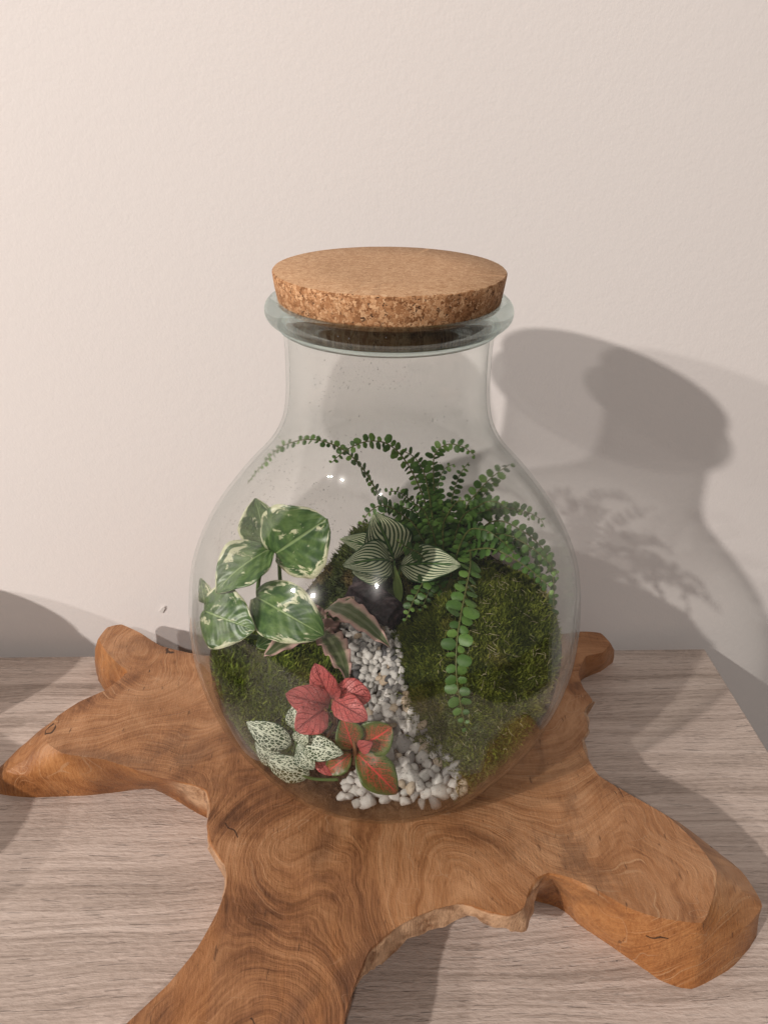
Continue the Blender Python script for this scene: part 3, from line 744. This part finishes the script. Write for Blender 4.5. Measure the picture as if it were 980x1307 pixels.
# --- dark bark chunk and crumbs
def bark():
    bm = bmesh.new(); bmesh.ops.create_cube(bm, size=1); bmesh.ops.subdivide_edges(bm, edges=bm.edges[:], cuts=7, use_grid_fill=True)
    a, b = AY(452, 752, .045), AY(506, 786, .015); ax = (b-a).normalized(); nn = (TOCAM-ax*TOCAM.dot(ax)).normalized(); sd = ax.cross(nn); L = (b-a).length
    for v in bm.verts:
        c = v.co; t = c.x+.5; wd = (.030-.008*t)
        p = a+ax*(t*L)+sd*(c.y*wd)+nn*(c.z*.022)
        q = noise.noise(V((c.x*1.0, c.y*11, c.z*3)))*.0035+noise.noise(c*3)*.003-.010*max(0, c.y)*(1-t)
        v.co = p+nn*q+sd*noise.noise(V((c.x*5, c.y, c.z*5)))*.002+ax*noise.noise(c*6)*.003
    me = bpy.data.meshes.new('bark_chunk'); bm.to_mesh(me); bm.free()
    m = M('dark_bark'); c = m.coord('Object', (1, 1, 1), (0, .5, .4)); n = m.noise(m.coord('Object', (40, 200, 60)), 1.2, 5, .6)
    me.materials.append(m.done(m.ramp(n, [(.38, (.010, .007, .008)), (.55, (.038, .023, .028)), (.70, (.14, .10, .105))]), .5, m.bump(n, .7, .002), .4)); return me
tag(obj('bark_chunk', bark()), 'dark purplish brown chunk of bark lying at the top of the gravel path', 'bark')

# --- red, red veined and white veined nerve plants
mr, mv, mw = m_fit_red(), m_fit_vein(), m_fit_white(); mrs = m_plain('red_stem', (.16, .07, .03), (.26, .12, .05), .5)
rr = G(428, 925)
fr = thing('red_nerve_plant', rr, 'small plant with plain pinkish red rounded leaves beside the gravel path', 'plant')
for b, t, w, nn, sh in [((424, 893, -.075), (402, 848, -.072), .024, (-.1, -.8, .55), 'round'), ((428, 884, -.076), (473, 890, -.085), .028, (.1, -.7, .7), 'round'), ((426, 893, -.08), (468, 918, -.100), .024, (.15, -.75, .65), 'round'),
                    ((420, 900, -.078), (366, 886, -.088), .028, (-.1, -.72, .68), 'round'), ((414, 905, -.085), (378, 932, -.104), .030, (-.15, -.8, .58), 'round'), ((426, 886, -.08), (434, 880, -.084), .011, TOCAM, 'round'),
                    ((400, 965, -.098), (440, 984, -.106), .020, (.1, -.7, .7), 'round')]:
    leaf('leaf', mr, AY(*b), AY(*t), w*.84, nn, sh, .14, .12, .05, .02, 4, fr)
stem([rr, AY(428, 915, -.082), AY(425, 892, -.079)], .0018, .0015, mrs, fr); stem([rr, AY(415, 945, -.09), AY(402, 965, -.098)], .0013, .001, mrs, fr); stem([rr, AY(420, 912, -.082), AY(414, 904, -.085)], .0013, .001, mrs, fr)
rv = G(452, 975)
fv = thing('red_veined_nerve_plant', rv, 'small plant with green leaves netted in bright red veins on the gravel', 'plant')
for b, t, w, nn, sh, mt in [((450, 955, -.098), (437, 915, -.092), .022, (.2, -.8, .55), 'ovate', mv), ((462, 950, -.094), (500, 928, -.094), .028, (.1, -.8, .55), 'round', mv), ((456, 962, -.100), (507, 1013, -.114), .027, (.15, -.75, .65), 'ovate', mv),
                        ((458, 955, -.1), (475, 948, -.105), .011, TOCAM, 'ovate', mr), ((448, 962, -.1), (414, 988, -.108), .017, (0, -.7, .7), 'ovate', mv)]:
    leaf('leaf', mt, AY(*b), AY(*t), w, nn, sh, .12, .14, .03, .015, 4, fv)
stem([rv, AY(453, 965, -.098), AY(452, 950, -.098), AY(446, 935, -.094)], .0018, .0015, mrs, fv); stem([rv, AY(456, 968, -.098), AY(462, 950, -.094)], .0014, .001, mrs, fv)
rw = G(372, 975)
fw = thing('white_veined_nerve_plant', rw, 'small plant with dark green leaves densely netted in white', 'plant')
for b, t, w, nn, sh in [((372, 950, -.098), (315, 922, -.092), .024, (-.2, -.75, .62), 'ovate'), ((385, 950, -.1), (438, 962, -.110), .022, (.1, -.72, .68), 'ovate'), ((380, 955, -.102), (401, 982, -.112), .018, (.1, -.8, .55), 'ovate'),
                    ((376, 930, -.095), (378, 897, -.088), .016, (-.1, -.8, .55), 'lance'), ((380, 948, -.100), (392, 930, -.1), .016, TOCAM, 'ovate'), ((360, 975, -.098), (326, 948, -.093), .018, (-.2, -.75, .6), 'ovate'),
                    ((395, 990, -.102), (338, 965, -.098), .024, (-.1, -.8, .55), 'ovate'), ((380, 950, -.101), (388, 958, -.104), .009, TOCAM, 'ovate')]:
    leaf('leaf', mw, AY(*b), AY(*t), w*.84, nn, 'ovate', .12, .15, .03, .015, 4, fw)
stem([rw, AY(378, 965, -.1), AY(380, 950, -.1)], .0016, .0012, mst, fw); stem([AY(432, 995, -.102), AY(400, 994, -.103), AY(378, 985, -.1), rw], .0013, .0011, mst, fw); stem([rw, AY(378, 945, -.098), AY(376, 930, -.095)], .0012, .001, mst, fw)

# ------------------------------------------------------------------ fern
mf = m_fern(); mra = m_plain('fern_rachis', (.09, .10, .03), (.16, .17, .05), .5)
fern_root = G(566, 735); fern_root = V((fern_root.x, .045, terr(fern_root.x, .045)))
fern = thing('button_fern', fern_root, 'lush button fern with arching fronds of small round leaflets', 'fern')
def leaflet_mesh():
    vs = [(0, 0, 0), (0, .55, .05)]; uv = []
    K = 11
    for k in range(K):
        a = 2*math.pi*k/K; x = .40*math.sin(a)*(1+.10*math.cos(5*a)); y = .52-.5*math.cos(a); vs.append((x, y, -.10*abs(x)/.43-.08*(y-.5)**2))
    fs = [(1, 2+k, 2+(k+1) % K) for k in range(K)]
    return [V(v) for v in vs[1:]], [tuple(i-1 for i in f) for f in fs]
LV, LF = leaflet_mesh()
lm = mesh('leaflet', LV, LF, mf)
FR = [ # points px,py,y ; leaflet length ; normal ; hero ; bare fraction at the base
 ([(560, 715, .05), (520, 665, .045), (492, 645, .045), (478, 622, .045), (462, 597, .045), (442, 577, .045), (418, 565, .048), (392, 561, .05), (366, 567, .052), (342, 580, .054), (324, 596, .055), (312, 616, .055)], .0070, (.1, -.30, .95), 1, .22),
 ([(560, 715, .05), (548, 660, .045), (532, 615, .04), (515, 585, .035), (495, 567, .03), (472, 563, .025), (450, 570, .02), (432, 582, .015), (424, 590, .01)], .0078, (-.1, -.75, .65), 1, .3),
 ([(562, 715, .05), (556, 650, .05), (553, 600, .045), (556, 578, .04), (572, 567, .035), (592, 571, .03), (606, 582, .025)], .0080, (.1, -.8, .6), 1, .2),
 ([(600, 700, .03), (600, 722, .0), (595, 750, -.025), (588, 785, -.048), (583, 820, -.065), (582, 855, -.078), (586, 890, -.088), (591, 915, -.094), (594, 926, -.096)], .0112, (.0, -.85, .5), 1, .0),
 ([(566, 715, .05), (590, 660, .05), (612, 625, .05), (634, 604, .045), (652, 592, .04)], .0105, (.3, -.8, .5), 1, .25),
 ([(566, 715, .05), (600, 665, .05), (640, 648, .05), (676, 655, .045), (702, 672, .04)], .0088, (.2, -.7, .7), 1, .2),
 ([(560, 720, .045), (548, 735, .02), (535, 752, .0), (524, 775, -.012), (518, 792, -.018)], .0088, (-.1, -.75, .65), 1, .1),
 ([(590, 705, .03), (625, 700, .01), (660, 716, -.005), (686, 735, -.015), (702, 750, -.02)], .0098, (.2, -.65, .75), 1, .0),
 ([(570, 715, .05), (620, 670, .05), (670, 680, .04), (705, 720, .03), (722, 770, .02), (722, 815, .005), (712, 840, -.005)], .0098, (.4, -.75, .5), 0, .2),
 ([(560, 715, .05), (535, 680, .04), (510, 655, .03), (488, 645, .02), (470, 655, .012), (461, 672, .008)], .0080, (-.2, -.75, .6), 0, .15),
 ([(560, 715, .05), (545, 665, .04), (525, 640, .03), (508, 628, .02), (495, 628, .015)], .0072, (-.1, -.8, .55), 0, .2),
 ([(562, 715, .05), (552, 660, .035), (543, 610, .03), (530, 585, .025), (512, 575, .02)], .0080, (-.1, -.8, .55), 0, .2),
 ([(564, 715, .055), (575, 650, .06), (585, 610, .06), (598, 590, .06)], .0080, (.1, -.8, .55), 0, .2),
 ([(564, 715, .05), (585, 670, .035), (612, 645, .025), (630, 640, .02), (650, 650, .015)], .0085, (.1, -.75, .6), 0, .2),
 ([(566, 715, .05), (600, 690, .03), (640, 682, .015), (672, 695, .005), (698, 716, .0), (712, 735, .0)], .0095, (.2, -.7, .65), 0, .2),
 ([(560, 715, .05), (555, 690, .03), (548, 668, .015), (540, 650, .005), (528, 645, .0)], .0085, (0, -.8, .55), 0, .2),
 ([(566, 715, .055), (580, 680, .065), (605, 650, .075), (625, 620, .08), (640, 610, .08)], .0080, (.1, -.8, .55), 0, .2),
 ([(562, 715, .05), (565, 680, .03), (572, 655, .02), (584, 640, .012), (600, 640, .006)], .0085, (.1, -.8, .55), 0, .2),
 ([(566, 718, .05), (600, 700, .045), (640, 695, .05), (680, 705, .055), (708, 735, .05), (720, 765, .045)], .0095, (.3, -.7, .6), 0, .15),
 ([(562, 715, .05), (560, 665, .06), (558, 625, .065), (566, 600, .07), (580, 592, .07)], .0080, (0, -.8, .55), 0, .2),
 ([(566, 715, .045), (592, 685, .02), (616, 676, .005), (640, 690, -.003), (655, 705, -.005)], .0090, (.1, -.7, .7), 0, .15),
 ([(556, 722, .04), (540, 712, .02), (522, 700, .01), (505, 690, .005)], .0078, (-.1, -.75, .6), 0, .1),
 ([(566, 718, .05), (610, 700, .06), (655, 690, .075), (690, 700, .085), (712, 720, .08)], .0088, (.2, -.8, .5), 0, .2),
 ([(556, 722, .04), (550, 745, .015), (545, 760, .005), (538, 778, .0)], .0082, (-.1, -.75, .6), 0, .05),
]
for _ in range(8):
    tx, ty, d = random.uniform(478, 690), random.uniform(575, 690), random.uniform(.02, .10)
    if tx > 640 and ty < 640: ty += 50
    k = (tx-566)/110
    FR.append(([(562, 715, .05), (566+k*30, 690-abs(k)*4-(690-ty)*.45, .05+(d-.05)*.4), (566+k*75, ty-6+abs(k)*2, .05+(d-.05)*.8), (tx, ty+random.uniform(0, 14), d)], random.uniform(.0076, .0092), (k*.3, -.8, .55), 0, .18))
mass_v, mass_f, mass_t = [], [], []
nhero = 0
for pts, ll, nrm, hero, bare in FR:
    P3 = [AY(*p) for p in pts]; P3[0] = fern_root if bare > .09 and P3[0].y > .035 else P3[0]
    C = [V(p) for p in catmull(P3, 10)]
    for p in C:
        R = rin(p.z)-.006; r = math.hypot(p.x, p.y)
        if r > R: p.x *= R/r; p.y *= R/r
    fro = obj('frond', mesh('frond', *tube(C, .0008, .0003, 5), mra), fern)
    cum = [0]
    for a, b in zip(C, C[1:]): cum.append(cum[-1]+(b-a).length)
    tot = cum[-1]; s = tot*bare; k = 0
    while s < tot:
        f = s/tot; i = max(j for j in range(len(cum)) if cum[j] <= s); i = min(i, len(C)-2)
        q = (s-cum[i])/max(1e-6, cum[i+1]-cum[i]); p = C[i].lerp(C[i+1], q); td = (C[i+1]-C[i]).normalized()
        nn = V(nrm); nn = (nn-td*nn.dot(td)).normalized(); sd = td.cross(nn)
        size = ll*(.86 if ll > .011 else .74)*(.72+.45*math.sin(math.pi*min(1, (f-bare)/(1-bare)*.8+.15)))*random.uniform(.88, 1.1)
        if f > .93: size *= .72
        for side in (-1, 1):
            d = (sd*side+td*random.uniform(.0, .5)+nn*random.gauss(0, .26)).normalized(); n2 = (nn+V((random.gauss(0, .3), random.gauss(0, .3), random.gauss(0, .3)))); n2 = (n2-d*n2.dot(d)).normalized()
            x = d.cross(n2); sz = size*random.uniform(.72, 1.15)
            pp = p+td*(.25*ll*side)
            tipp = pp+d*sz; R = rin(tipp.z)-.0015; r = math.hypot(tipp.x, tipp.y)
            if r > R: pp = pp-V((tipp.x, tipp.y, 0))*((r-R)/r)
            mat4 = Matrix(((x.x*sz, d.x*sz, n2.x*sz, pp.x), (x.y*sz, d.y*sz, n2.y*sz, pp.y), (x.z*sz, d.z*sz, n2.z*sz, pp.z), (0, 0, 0, 1)))
            if hero and nhero < 300:
                o = obj('leaflet', lm, fro); o.matrix_world = mat4; o.matrix_parent_inverse = Matrix(); o.matrix_basis = mat4; nhero += 1
            else:
                b0 = len(mass_v); mass_v += [mat4 @ v for v in LV]; mass_f += [tuple(b0+i for i in fc) for fc in LF]
                tn = random.uniform(0, .6)+(.3 if f > .9 else 0)-.1; mass_t += [tn]*len(LV)
        s += ll*.70; k += 1
mo = obj('leaflets', mesh('leaflets', mass_v, mass_f, m_fern(True), True, None, mass_t), fern); mo['kind'] = 'stuff'

# ------------------------------------------------------------------ unseen stand-ins for unknown neighbours, shaped to shadow the wall and slab tip
def pot(name, loc, prof, label, cat, mat):
    v, f = lathe(prof, 64); o = obj(name, mesh(name, v, f, mat)); o.location = loc; return tag(o, label, cat)
cer = m_plain('glazed_ceramic', (.55, .52, .48), (.62, .59, .55), .35, 30, .05)
pot('vase_stand_in', (-.535, .080, 0), [(.0005, .001), (.055, .001), (.075, .03), (.093, .075), (.09, .105), (.068, .132), (.052, .142), (.055, .152), (.049, .152), (.046, .142), (.06, .130), (.083, .102), (.084, .075), (.06, .02), (.0005, .012)], 'unseen pale vase, stand-in for an unknown neighbour shadowing the wall', 'vase', cer)
pot('bowl_stand_in', (-.510, -.120, 0), [(.0005, .001), (.05, .001), (.085, .035), (.10, .088), (.096, .088), (.08, .038), (.0005, .012)], 'unseen pale bowl, stand-in for an unknown neighbour shadowing the slab tip', 'bowl', cer)
# curled flake of paint on the wall
pf = [AY(203, 781, WALLY-.0005), AY(206, 777, WALLY-.001), AY(210, 773, WALLY-.0015), AY(211, 777, WALLY-.001), AY(208, 782, WALLY-.0004)]
fo = obj('paint_flake', mesh('paint_flake', pf, [(0, 1, 2), (0, 2, 3), (0, 3, 4)], m_plain('flake_paint', (.70, .67, .64), (.80, .77, .74), .7), False))
fo.modifiers.new('thickness', 'SOLIDIFY').thickness = .0006
tag(fo, 'tiny curled flake of paint peeling off the white wall', 'paint flake')
